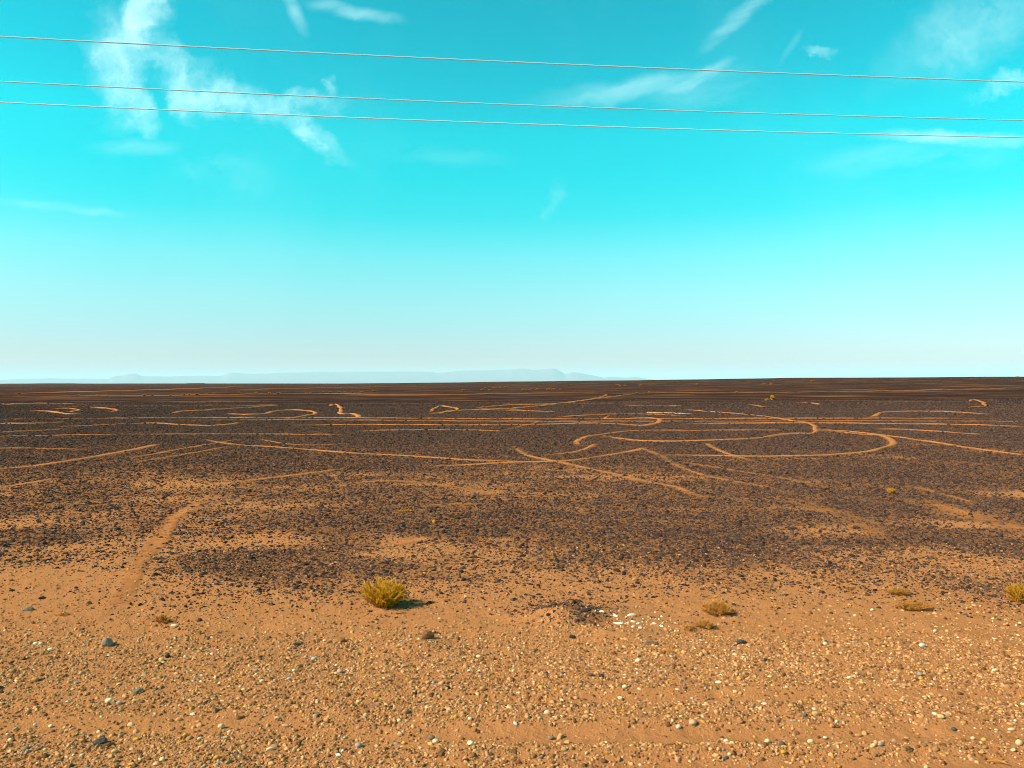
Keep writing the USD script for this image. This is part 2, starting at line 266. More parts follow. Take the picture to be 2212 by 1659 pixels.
# ------------------------------------------------------------------ materials
def mat(name, nodes, links, surface='bsdf.BSDF'): return usdkit.material(stage, '/World/Looks/' + name, nodes, links, surface=surface)
def tinted(name, c1, c2, scale=30.0, rough=.85, bump=.3, spec=.04, dist=.01):
    return mat(name, {'pos': ('texture_coordinate', {}), 'n': ('noise_texture', {'scale': scale, 'detail': 4.0, 'roughness': .6}), 'oi': ('object_info', {}),
        'mix': ('math', {'math_type': 'add'}), 'h': ('math', {'math_type': 'multiply_add', 'value2': 1.0, 'value3': -.5}),
        'ramp': ('rgb_ramp', {'ramp': [(0.2, c1), (0.8, c2)]}), 'bump': ('bump', {'strength': bump, 'distance': dist}), 'bsdf': ('principled_bsdf', {'roughness': rough, 'specular_ior_level': spec})},
        [('pos.object', 'n.vector'), ('oi.random', 'h.value1'), ('n.fac', 'mix.value1'), ('h.value', 'mix.value2'), ('mix.value', 'ramp.fac'), ('ramp.color', 'bsdf.base_color'), ('n.fac', 'bump.height'), ('bump.normal', 'bsdf.normal')])
SAND_A, SAND_B, SAND_C = (0.250, 0.092, 0.0305), (0.32, 0.130, 0.047), (0.165, 0.059, 0.0190)
DARK_A, DARK_B = (0.0225, 0.0126, 0.0104), (0.0370, 0.0200, 0.0160)
ground_look = mat('ground_look', {
    'geo': ('geometry', {}), 'cov': ('attribute', {'attribute': 'cover'}),
    'big': ('noise_texture', {'scale': .9, 'detail': 6.0, 'roughness': .68}), 'mid': ('noise_texture', {'scale': 9.0, 'detail': 6.0, 'roughness': .65}), 'grit': ('noise_texture', {'scale': 70.0, 'detail': 4.0, 'roughness': .7}),
    'sum': ('math', {'math_type': 'multiply_add', 'value2': .5}), 'sum2': ('math', {'math_type': 'multiply_add', 'value2': .5}),
    'sand': ('rgb_ramp', {'ramp': [(0.42, SAND_C), (0.66, SAND_A), (0.9, SAND_B)]}),
    # far away the stones are colour only: patches of three sizes
    'f1': ('noise_texture', {'scale': 3.2, 'detail': 6.0, 'roughness': .72}), 'f2': ('noise_texture', {'scale': .35, 'detail': 4.0, 'roughness': .65}),
    'fs': ('math', {'math_type': 'multiply_add', 'value2': .55}), 'f1s': ('math', {'math_type': 'multiply', 'value2': .6}), 'thr': ('math', {'math_type': 'subtract'}), 'soft': ('map_range', {'from_min': -.36, 'from_max': -.16, 'clamp': True}),
    'sm': ('mapping', {'mapping_type': 'point', 'scale': (.045, .42, 1), 'rotation': (0, 0, .03)}), 'sn': ('noise_texture', {'scale': 1.0, 'detail': 5.0, 'roughness': .68}), 'ss': ('map_range', {'from_min': .55, 'from_max': .64, 'clamp': True}), 'sf': ('map_range', {'from_min': 25.0, 'from_max': 80.0, 'to_min': .15, 'to_max': .88, 'clamp': True}), 'sx': ('math', {'math_type': 'multiply'}), 'inv': ('math', {'math_type': 'subtract', 'value1': 1.0}), 'amt2': ('math', {'math_type': 'multiply'}),
    'dn': ('noise_texture', {'scale': .05, 'detail': 5.0, 'roughness': .6}), 'dark': ('rgb_ramp', {'ramp': [(0.3, DARK_A), (0.7, DARK_B)]}),
    'far': ('vector_math', {'math_type': 'length'}), 'farw': ('map_range', {'from_min': 16.0, 'from_max': 60.0, 'to_min': .45, 'to_max': 1.0, 'clamp': True}), 'amt': ('math', {'math_type': 'multiply'}),
    'col': ('mix_color', {'blend_type': 'mix'}), 'bh': ('math', {'math_type': 'multiply_add', 'value2': .4}), 'bump': ('bump', {'strength': .85, 'distance': .03}), 'bsdf': ('principled_bsdf', {'roughness': 1.0, 'specular_ior_level': 0.0})},
    [('geo.position', n + '.vector') for n in ('big', 'mid', 'grit', 'f1', 'f2', 'dn')] + [('big.fac', 'sum.value1'), ('mid.fac', 'sum2.value1'), ('sum2.value', 'sum.value3'), ('grit.fac', 'sum2.value3'),
     ('sum.value', 'sand.fac'), ('f1.fac', 'f1s.value1'), ('f2.fac', 'fs.value1'), ('f1s.value', 'fs.value3'), ('cov.fac', 'thr.value1'), ('fs.value', 'thr.value2'), ('thr.value', 'soft.value'),
     ('dn.fac', 'dark.fac'), ('geo.position', 'far.vector1'), ('far.value', 'farw.value'), ('soft.result', 'amt.value1'), ('farw.result', 'amt.value2'), ('geo.position', 'sm.vector'), ('sm.vector', 'sn.vector'), ('sn.fac', 'ss.value'), ('far.value', 'sf.value'), ('ss.result', 'sx.value1'), ('sf.result', 'sx.value2'), ('sx.value', 'inv.value2'), ('amt.value', 'amt2.value1'), ('inv.value', 'amt2.value2'), ('amt2.value', 'col.fac'), ('sand.color', 'col.a'), ('dark.color', 'col.b'), ('col.result', 'bsdf.base_color'),
     ('grit.fac', 'bh.value1'), ('mid.fac', 'bh.value3'), ('bh.value', 'bump.height'), ('bump.normal', 'bsdf.normal')])
track_look = mat('track_look', {
    'geo': ('geometry', {}), 'acr': ('attribute', {'attribute': 'edge'}), 'n': ('noise_texture', {'scale': 5.0, 'detail': 5.0, 'roughness': .7}), 'n2': ('noise_texture', {'scale': .28, 'detail': 5.0, 'roughness': .7}), 'g': ('noise_texture', {'scale': 40.0, 'detail': 3.0}),
    'a': ('math', {'math_type': 'subtract'}), 'b': ('math', {'math_type': 'multiply_add', 'value2': 1.15}), 'st': ('map_range', {'from_min': -.80, 'from_max': -.40, 'clamp': True}),
    'ramp': ('rgb_ramp', {'ramp': [(0.3, (.29, .106, .035)), (0.7, (0.36, 0.142, 0.047))]}), 'bump': ('bump', {'strength': .4, 'distance': .02}), 'bsdf': ('principled_bsdf', {'roughness': 1.0, 'specular_ior_level': 0.0}),
    'tr': ('transparent_bsdf', {}), 'mixc': ('mix_closure', {})},
    [('geo.position', 'n.vector'), ('geo.position', 'n2.vector'), ('geo.position', 'g.vector'), ('n2.fac', 'b.value1'), ('n.fac', 'b.value3'), ('acr.fac', 'a.value1'), ('b.value', 'a.value2'), ('a.value', 'st.value'), ('n.fac', 'ramp.fac'), ('ramp.color', 'bsdf.base_color'),
     ('g.fac', 'bump.height'), ('bump.normal', 'bsdf.normal'), ('st.result', 'mixc.fac'), ('tr.BSDF', 'mixc.closure1'), ('bsdf.BSDF', 'mixc.closure2')], surface='mixc.closure')
M = {
    'dark': tinted('dark_stone_look', (0.029, 0.0165, 0.0125), (0.074, 0.0405, 0.0295), 12.0, .95),
    'grit': tinted('grit_look', (0.12, 0.050, 0.018), (0.42, 0.205, 0.082), 25.0),
    'cream': tinted('cream_pebble_look', (0.320, 0.158, 0.053), (0.514, 0.339, 0.164), 18.0, .6),
    'white': tinted('white_pebble_look', (0.469, 0.303, 0.162), (0.605, 0.454, 0.304), 18.0, .55),
    'ochre': tinted('ochre_pebble_look', (0.331, 0.139, 0.017), (0.477, 0.230, 0.043), 18.0, .6),
    'pink': tinted('pink_pebble_look', (0.265, 0.121, 0.057), (0.391, 0.220, 0.124), 18.0, .6),
    'blue': tinted('blue_grey_pebble_look', (0.20, 0.175, 0.150), (0.34, 0.31, 0.275), 18.0, .5),
    'grey': tinted('grey_pebble_look', (0.085, 0.058, 0.040), (0.19, 0.135, 0.095), 18.0, .6),
    'black': tinted('black_pebble_look', (0.025, 0.022, 0.022), (0.07, 0.058, 0.052), 18.0, .55),
    'brown': tinted('brown_rock_look', (0.130, 0.053, 0.020), (0.233, 0.102, 0.041), 9.0, .9, .6, dist=.03),
    'lime': tinted('white_flake_look', (0.34, 0.24, 0.15), (0.62, 0.52, 0.40), 20.0, .8),
    'wire': tinted('wire_look', (0.47, 0.55, 0.59), (0.54, 0.62, 0.66), 4.0, .5, .05),
    'hill': tinted('far_hill_look', (0.13, 0.105, 0.10), (0.20, 0.16, 0.15), .002, .95, 0),
    'redhill': tinted('red_hill_look', (0.36, 0.14, 0.06), (0.45, 0.19, 0.08), .05, .95, 0),
    'wood': tinted('dry_stem_look', (0.180, 0.083, 0.027), (0.342, 0.173, 0.060), 40.0, .9),
}
def twig_look(name, c1, c2):
    return mat(name, {'geo': ('geometry', {}), 'isl': ('rgb_ramp', {'ramp': [(0, c1), (1, c2)]}), 'd': ('principled_bsdf', {'roughness': .7, 'specular_ior_level': .2}), 't': ('translucent_bsdf', {}), 'mx': ('mix_closure', {'fac': .32})},
        [('geo.random_per_island', 'isl.fac'), ('isl.color', 'd.base_color'), ('isl.color', 't.color'), ('d.BSDF', 'mx.closure1'), ('t.BSDF', 'mx.closure2')], surface='mx.closure')
M['twig_yellow'] = twig_look('yellow_twig_look', (0.58, 0.29, 0.012), (0.92, 0.50, 0.035))
M['twig_gold'] = twig_look('gold_twig_look', (0.50, 0.23, 0.014), (0.82, 0.41, 0.035))
M['twig_straw'] = twig_look('straw_twig_look', (0.50, 0.21, 0.035), (0.74, 0.36, 0.085))
M['twig_far'] = twig_look('far_shrub_look', (0.44, 0.19, 0.012), (0.74, 0.33, 0.022))

# ------------------------------------------------------------------ structure
gv, gq, gc = ground_mesh()
g = UsdGeom.Mesh.Define(stage, numbered('ground'))
g.CreatePointsAttr(Vt.Vec3fArray.FromNumpy(gv.astype(np.float32))); g.CreateFaceVertexCountsAttr(Vt.IntArray.FromNumpy(np.full(len(gq), 4, np.int32)))
g.CreateFaceVertexIndicesAttr(Vt.IntArray.FromNumpy(gq.astype(np.int32).ravel())); g.CreateSubdivisionSchemeAttr('none')
nv = np.zeros_like(gv); fn = np.cross(gv[gq[:, 2]] - gv[gq[:, 0]], gv[gq[:, 3]] - gv[gq[:, 1]])
for k in range(4): np.add.at(nv, gq[:, k], fn)
nv /= np.maximum(np.linalg.norm(nv, axis=1, keepdims=True), 1e-12)
if nv[:, 2].mean() < 0: raise ValueError('ground faces down')
g.CreateNormalsAttr(Vt.Vec3fArray.FromNumpy(nv.astype(np.float32))); g.SetNormalsInterpolation('vertex')
UsdGeom.PrimvarsAPI(g).CreatePrimvar('cover', Sdf.ValueTypeNames.FloatArray, 'vertex').Set(Vt.FloatArray.FromNumpy(gc.astype(np.float32)))
UsdShade.MaterialBindingAPI.Apply(g.GetPrim()).Bind(ground_look)
data(g.GetPrim(), kind='structure', label='wide flat stony desert plain with sandy foreground', category='ground')

def mountains():
    prof = R1((-900, 160), (-300, 158), (0, 155), (330, 145), (450, 148), (700, 150), (740, 133), (800, 128), (835, 116), (885, 116), (915, 132), (1000, 133), (1100, 135), (1200, 130), (1440, 130), (1490, 110), (1650, 118), (1800, 112), (2000, 106)) + \
        R2((0, 103), (350, 102), (580, 105), (620, 112), (700, 105), (800, 97), (1050, 92), (1180, 84), (1250, 92), (1330, 88), (1380, 82), (1410, 95), (1450, 118), (1500, 105), (1560, 112), (1600, 122), (1660, 132), (1700, 142), (1740, 136), (1850, 142), (1900, 136), (1950, 145), (2050, 158), (2212, 168))
    d = px_to_ray(*np.array(prof, float).T); el, u = d[:, 2] / d[:, 1], d[:, 0] / d[:, 1]
    us = np.linspace(u[0], u[-1], 420); e = np.interp(us, u, el)
    D = np.linspace(33500, 45500, 26); b = np.exp(-((D - 39000) / 2500) ** 2)
    U, DD = np.meshgrid(us, D); E, B = np.meshgrid(e, b)
    hgt = (E * 39000 + HC) * B
    rn = meshkit.fbm(np.stack([U * 70, DD / 1350, U * 0], -1), 4, 21) - .5
    hgt = hgt * (1 + .5 * rn * (1 - B)) + 30 * rn * B - 14 * (1 - B) - 6
    hgt[0] = hgt[-1] = -40
    v = np.stack([U * DD, DD, np.maximum(hgt, -40)], -1).reshape(-1, 3); n = len(us); i, j = np.meshgrid(np.arange(len(D) - 1), np.arange(n - 1), indexing='ij'); a = (i * n + j).ravel()
    return v, np.stack([a, a + 1, a + n + 1, a + n], -1)
obj('mountains', mountains(), M['hill'], smooth=True, kind='structure', label='faint pale mountain range on the horizon', category='mountains')
for (px, py, w, lab) in ((2106, 813.6, 60, 'tiny reddish hilltop just over the horizon at right'), (2204, 812.8, 70, 'reddish hilltop over the horizon at the right edge')):
    d = px_to_ray(px, py); D = 2400.0; s = trimesh.creation.icosphere(3)
    zt = HC + d[2] / d[1] * D; s.apply_scale([w * .5, 40, zt + 8]); v = s.vertices; v[:, 2] *= .9 + .2 * meshkit.noise(v / 12, 3)
    s.apply_translation([d[0] / d[1] * D, D, -8]); obj('hilltop', s, M['redhill'], smooth=True, kind='structure', label=lab, category='hill')

# haze: one closed box of thin air
HZ = 650.0
haze = trimesh.creation.box(bounds=[[-90000, -90000, -60], [90000, 90000, HZ]])
haze_look = usdkit.material(stage, '/World/Looks/haze_look', {'v': ('principled_volume', {'color': (.64, .83, .93), 'density': 2.8e-5, 'anisotropy': .0})}, [], volume='v.volume')
obj('haze', haze, haze_look, kind='stuff', label='thin pale haze over the whole plain', category='haze')

# ------------------------------------------------------------------ tyre tracks and sandy strips
def ribbon(gxy, w, h, s, seed):
    seg = np.hypot(*np.diff(gxy, axis=0).T); L_ = np.r_[0, np.cumsum(seg)]
    far = np.hypot(*gxy.T).mean(); step = max(.06, min(far * .008, 4.0)); n = int(np.clip(L_[-1] / step, 24, 1200))
    t = np.linspace(0, L_[-1], n); c = np.c_[np.interp(t, L_, gxy[:, 0]), np.interp(t, L_, gxy[:, 1])]
    tan = np.gradient(c, axis=0); tan /= np.maximum(np.linalg.norm(tan, axis=1, keepdims=True), 1e-9); nor = np.c_[-tan[:, 1], tan[:, 0]]
    off = (meshkit.noise(np.c_[t / (w * 5), t * 0, t * 0 + seed], 4) - .5) * w * .35
    ww = w * float(np.interp(far, [8, 20, 40], [.9, .68, .5])) * (.6 + .6 * meshkit.noise(np.c_[t / (w * 3), t * 0 + 5, t * 0 + seed], 9))
    a = np.array([-1, -.62, -.25, .1, .45, .75, 1.0]); prof = np.array([0, .6, 1, .85, .9, .55, 0])
    P = c[:, None] + nor[:, None] * (a[None, :, None] * ww[:, None, None] / 2 + off[:, None, None])
    hh = h * float(np.interp(far, [30, 60], [.6, .85])) * (.3 + meshkit.noise(np.c_[t / .9, t * 0, t * 0 + seed * 3], 2))
    z = ground_z(P[..., 0], P[..., 1]) + prof * hh[:, None] + .004 + .00012 * far
    z[:, 0] -= .006; z[:, -1] -= .006
    end = np.clip(np.minimum(np.arange(n), np.arange(n)[::-1]) / (n * .12), 0, 1)
    s = (s + (.14 if s < .7 else 0)) * float(np.interp(far, [8, 25, 50], [.56, .90, 1.08])); e = (s * (1 - np.abs(a) ** 2 * .55))[None] * (.45 + .55 * end)[:, None]
    k = len(a); i, j = np.meshgrid(np.arange(n - 1), np.arange(k - 1), indexing='ij'); q = (i * k + j).ravel()
    f = np.stack([q, q + 1, q + k + 1, q + k], -1)
    v = np.c_[P.reshape(-1, 2), z.ravel()]
    nn = np.cross(v[f[:, 1]] - v[f[:, 0]], v[f[:, 2]] - v[f[:, 0]])[:, 2].mean()
    return v, (f if nn > 0 else f[:, ::-1]), e.ravel()
for i, ((lab, pts, w, h, s), gxy) in enumerate(zip(TRACKS, track_xy)):
    v, f, e = ribbon(gxy, w, h, s, i)
    strip = w > 2
    p = obj('sandy_strip' if strip else 'tyre_track', (v, f), track_look, smooth=True, label=lab, category='sandy strip' if strip else 'tyre track')
    UsdGeom.PrimvarsAPI(p).CreatePrimvar('edge', Sdf.ValueTypeNames.FloatArray, 'vertex').Set(Vt.FloatArray.FromNumpy(e.astype(np.float32)))

# ------------------------------------------------------------------ power lines
def wire(l, r, mid, H, lab):
    """Level conductor through three pixels of the photograph at its real height, sagging a little."""
    dl, dr, dm = px_to_ray(*map(np.array, l)), px_to_ray(*map(np.array, r)), px_to_ray(*map(np.array, mid))
    A, B, C = (EYE[:2] + d[:2] * (H / d[2]) for d in (dl, dr, dm))
    D = (B - A) / np.linalg.norm(B - A); s = np.linspace(-18, np.linalg.norm(B - A) + 18, 90); c = A + s[:, None] * D
    L_ = np.linalg.norm(B - A); q = s / L_
    zm = dm[2] * (np.cross(A, D) / np.cross(dm[:2], D))               # height that the middle pixel asks for
    z = HC + H + 4 * (zm - H) * q * (1 - q)
    path = np.c_[c, z]; R, k = .0142, 8
    t = np.gradient(path, axis=0); t /= np.linalg.norm(t, axis=1, keepdims=True); n1 = np.cross(t, [0, 0, 1]); n1 /= np.linalg.norm(n1, axis=1, keepdims=True); n2 = np.cross(n1, t)
    an = np.arange(k) / k * 2 * math.pi
    v = (path[:, None] + R * (np.cos(an)[None, :, None] * n1[:, None] + np.sin(an)[None, :, None] * n2[:, None])).reshape(-1, 3)
    i, j = np.meshgrid(np.arange(len(path) - 1), np.arange(k), indexing='ij'); a, b = (i * k + j).ravel(), (i * k + (j + 1) % k).ravel()
    mesh = trimesh.Trimesh(v, np.vstack([np.c_[a, b, b + k], np.c_[a, b + k, a + k]]), process=False); trimesh.repair.fix_normals(mesh)
    obj('power_line', mesh, M['wire'], smooth=True, label=lab, category='power line')
wire((0, 79), (2211, 177), (1106, 134), 6.8, 'top one of the three power lines across the sky')
wire((0, 176), (2211, 260), (1106, 226), 7.0, 'middle one of the three power lines across the sky')
wire((0, 221), (2211, 297), (1106, 267), 6.8, 'lowest of the three power lines across the sky')

# ------------------------------------------------------------------ stones
def stone(seed, flat=.55, sub=1, rough=.22, cut=0.0):
    s = trimesh.creation.icosphere(sub); v = s.vertices * [1.0, .72, flat]
    n = meshkit.noise(s.vertices * 1.3 + seed * 3.7, seed) - .5; n2 = meshkit.noise(s.vertices * 2.9 + seed, seed + 50) - .5
    v = v * (1 + rough * 2 * n + rough * n2)[:, None]
    if cut:                                                     # chip flat faces
        rng = np.random.default_rng(seed)
        for _ in range(5):
            d = rng.normal(size=3); d[2] = abs(d[2]); d /= np.linalg.norm(d); e = (v @ d) - cut * (v @ d).max(); v = v - np.clip(e, 0, None)[:, None] * d
    return trimesh.Trimesh(v, s.faces, process=False)
def scatter(name, protos, x, y, size, sink, rng, label, category, tilt=.25, squash=(.75, 1.25)):
    path = numbered(name); pi = UsdGeom.PointInstancer.Define(stage, path); rel = pi.CreatePrototypesRel()
    for k, (mesh, mt, sm) in enumerate(protos):
        usdkit.mesh(stage, f'{path}/stone_shape_{k}', mesh, mt, sm); rel.AddTarget(f'{path}/stone_shape_{k}')
    n = len(x); z = ground_z(x, y) + size * sink
    pi.CreatePositionsAttr(Vt.Vec3fArray.FromNumpy(np.c_[x, y, z].astype(np.float32)))
    pi.CreateProtoIndicesAttr(Vt.IntArray.FromNumpy(rng.integers(0, len(protos), n).astype(np.int32)))
    sc = size[:, None] * rng.uniform(squash[0], squash[1], (n, 3)); pi.CreateScalesAttr(Vt.Vec3fArray.FromNumpy(sc.astype(np.float32)))
    ya = rng.uniform(0, math.pi, n); ax = rng.uniform(0, 2 * math.pi, n); ti = rng.normal(0, tilt, n) / 2
    qw, qx, qy, qz = np.cos(ti) * np.cos(ya), np.sin(ti) * np.cos(ax), np.sin(ti) * np.sin(ax), np.cos(ti) * np.sin(ya)
    Q = np.c_[qw, qx, qy, qz]; Q /= np.linalg.norm(Q, axis=1, keepdims=True)
    pi.CreateOrientationsAttr(Vt.QuathArray([Gf.Quath(*map(float, q)) for q in Q]))
    data(pi.GetPrim(), kind='stuff', label=label, category=category)
    return n

rng = np.random.default_rng(7)
def ground_points(n, y0, y1, power, um=.78):
    """n points between the distances y0 and y1, with a density per square metre that falls as y ** -power."""
    k = 2 - power; t = rng.uniform(0, 1, n); y = (y0 ** k + t * (y1 ** k - y0 ** k)) ** (1 / k) if abs(k) > 1e-6 else y0 * (y1 / y0) ** t
    return rng.uniform(-um, um, n) * y, y
dark_protos = [(stone(k, .45 + .1 * (k % 3), 1, .25, .72), M['dark'], False) for k in range(8)]
x, y = ground_points(1550000, 5.2, 92, 1.75)
keep = rng.uniform(0, 1, len(x)) < cover(x, y) * (1 - sstep(y, 38, 92) * .97)
gap = track_gap(x, y); keep &= (gap > .85) | (rng.uniform(0, 1, len(x)) < np.interp(y, [9, 20, 40], [.55, .25, .1]))
x, y = x[keep], y[keep]
size = np.clip(rng.lognormal(math.log(.0128), .52, len(x)), .005, .06) * np.interp(y, [5, 7.2, 9, 14, 30, 75], [.50, .60, .70, .88, 1.4, 2.5])
n_dark = scatter('dark_stones', dark_protos, x, y, size, .12, rng, 'dark brown stones strewn over the whole plain behind the sand', 'stones')

def rut(x, y):                                            # smooth wheel ruts pressed into the near strip
    a = np.exp(-((y - 4.36 - .012 * x) / .13) ** 4) * sstep(x, -1.6, .2); b = sstep(-y, -4.16, -4.04) * sstep(x, -.2, 1.2)
    c = np.exp(-((y - 4.86 - .02 * x) / .10) ** 4) * sstep(x, -1.0, 1.0) * .6; d = np.exp(-((y - 4.52) / .13) ** 4) * sstep(-x, 1.0, 1.6) * .7
    return np.clip(np.maximum(np.maximum(a, b), np.maximum(c, d)) * (.55 + .75 * noise2(x, y, .5, 43, 2)), 0, 1)
def pebble_density(x, y):
    px, py = proj(x, y)
    w_ = (noise2(px / 120, px * 0, 1.0, 33) - .5) * 70; d = sstep(py + w_, 1325, 1430)
    d = d * (1 - .78 * np.exp(-((py - (1585 + (px - 1600) * .012)) / 17) ** 2) * sstep(px, 900, 1300)) * (1 - .8 * sstep(py, 1640, 1655) * sstep(px, 1250, 1500))
    d = d * (1 - .7 * np.exp(-((py - 1560) / 18) ** 2 - ((px - 560) / 170) ** 2)) * (1 - .45 * np.exp(-((px - 150) / 130) ** 2 - ((py - 1500) / 40) ** 2))
    d = d * (.55 + .9 * noise2(x * .45, y * 1.5, .55, 31, 3)) * (.7 + .5 * np.exp(-((px - 900) / 380) ** 2 - ((py - 1440) / 60) ** 2) + .35 * np.exp(-((px - 1650) / 300) ** 2 - ((py - 1430) / 50) ** 2))
    d = d + .8 * np.exp(-((px - 1225) / 70) ** 2 - ((py - 1358) / 12) ** 2)
    d = d * (1 - .85 * rut(x, y))
    return np.clip(d, .03 * sstep(py, 1240, 1330), 1)
grit_protos = [(stone(20 + k, .6, 1, .22, .8), M['grit'], False) for k in range(5)]
x, y = ground_points(170000, 3.3, 9.5, 1.0)
keep = rng.uniform(0, 1, len(x)) < np.clip(pebble_density(x, y) * 1.1 + .2, 0, 1) * (1 - .8 * rut(x, y)); x, y = x[keep], y[keep]
scatter('gravel', grit_protos, x, y, np.clip(rng.lognormal(math.log(.0058), .5, len(x)), .0025, .022), .1, rng, 'fine sand coloured gravel over the sandy foreground', 'gravel')
mix_m = ['cream'] * 6 + ['ochre'] * 4 + ['white'] + ['pink'] * 4 + ['grey'] * 2 + ['grit'] * 4 + ['blue', 'black', 'cream', 'grit', 'pink']
peb_protos = [(stone(40 + k, .5 + .1 * (k % 3), 2, .2, .78), M[mm], 40) for k, mm in enumerate(mix_m)]
x, y = ground_points(36000, 3.3, 9.0, 1.0)
keep = rng.uniform(0, 1, len(x)) < pebble_density(x, y); x, y = x[keep], y[keep]
scatter('pebbles', peb_protos, x, y, np.clip(rng.lognormal(math.log(.0065), .5, len(x)), .003, .017), .0, rng, 'small cream, ochre and grey pebbles mixed into the foreground gravel', 'pebbles')

# ------------------------------------------------------------------ single rocks and pebbles
def lay(name, px, py, wpx, kind, label, category='pebble', group=None, flat=.62, yaw=0.0, seed=0, sink=.25, cut=0, asp=None, sub=2, smooth=True, rough=.14):
    gx, gy = ground_at(px, py); r = wpx / 1106 * TX * gy / 2
    s = stone(seed, flat, sub, rough, cut)
    if asp: s.apply_scale([1, asp, 1])
    s.apply_transform(trimesh.transformations.rotation_matrix(yaw, [0, 0, 1])); s.apply_scale(r / max(abs(s.vertices[:, 0]).max(), 1e-6))
    zr = abs(s.vertices[:, 2]).max(); s.apply_translation([gx, gy, float(ground_z(gx, gy)) + zr * (1 - 2 * sink)])
    return obj(name, s, M[kind], smooth=smooth, label=label, category=category, group=group)
ROCKS = [
    (923, 1384, 31, 'brown', 'largest brown rock half sunk in the sand below the yellow bush', .9, .15, .8, .3),
    (231, 1397, 24, 'grey', 'grey rock with a dark right side at the far edge of the gravel, left', .75, .3, .75, .2),
    (735, 1386, 27, 'brown', 'low reddish brown rock left of the largest brown rock', .45, .1, .7, .35),
    (1601, 1391, 24, 'black', 'flat black stone at the far edge of the gravel, right of the middle', .4, -.15, .85, .25),
    (62, 1320, 24, 'grey', 'dusty grey rock in the sand at the left edge', .5, .1, .8, .35),
    (1408, 1394, 30, 'grey', 'flat grey brown slab lying below the white flakes', .22, .1, .8, .3),
    (938, 1128, 10, 'ochre', 'lone orange rock with a black shadow among the dark stones', .8, 0, .8, .2),
    (296, 1497, 26, 'grey', 'dark flat stone beside a white pebble in the left gravel', .4, .2, .8, .3),
    (217, 1607, 30, 'black', 'longest dark stone near the bottom left corner', .4, .25, .8, .2),
    (872, 1358, 9, 'black', 'small dark stone in bare sand right of the yellow bush', .5, 0, .8, .2),
    (1236, 1382, 16, 'black', 'dark stone at the foot of the small stone mound', .6, -.3, .8, .2),
    (640, 1394, 20, 'black', 'dark angular stone in the gravel left of the low brown rock', .4, -.1, .8, .25),
    (1655, 1433, 13, 'black', 'small black stone below the flat black stone', .5, .2, .8, .2),
    (1180, 1456, 11, 'black', 'black stone in the middle of the gravel, leftmost of a close pair', .5, 0, .8, .2),
    (1216, 1458, 13, 'black', 'black stone in the middle of the gravel, rightmost of a close pair', .5, .2, .8, .2),
]
for i, (px, py, w, k, lab, flat, yaw, cut, sink) in enumerate(ROCKS):
    lay('rock', px, py, w, k, lab, 'rock', flat=flat, yaw=yaw, seed=100 + i, cut=cut, sink=sink, smooth=25, sub=3, rough=.25)
def Z1(x, y): return (x * .3761) / 1.8228, (2400 + y * .3761) / 1.8228          # enlarged squares of the foreground
def Z2(x, y): return (700 + x * .3761) / 1.8228, (2400 + y * .3761) / 1.8228
def Z3(x, y): return (1400 + x * .3761) / 1.8228, (2400 + y * .3761) / 1.8228
def Z4(x, y): return (2100 + x * .4364) / 1.8228, (2300 + y * .4364) / 1.8228
def Z5(x, y): return (2800 + x * .4364) / 1.8228, (2300 + y * .4364) / 1.8228
def Z6(x, y): return (3332 + x * .4364) / 1.8228, (2300 + y * .4364) / 1.8228
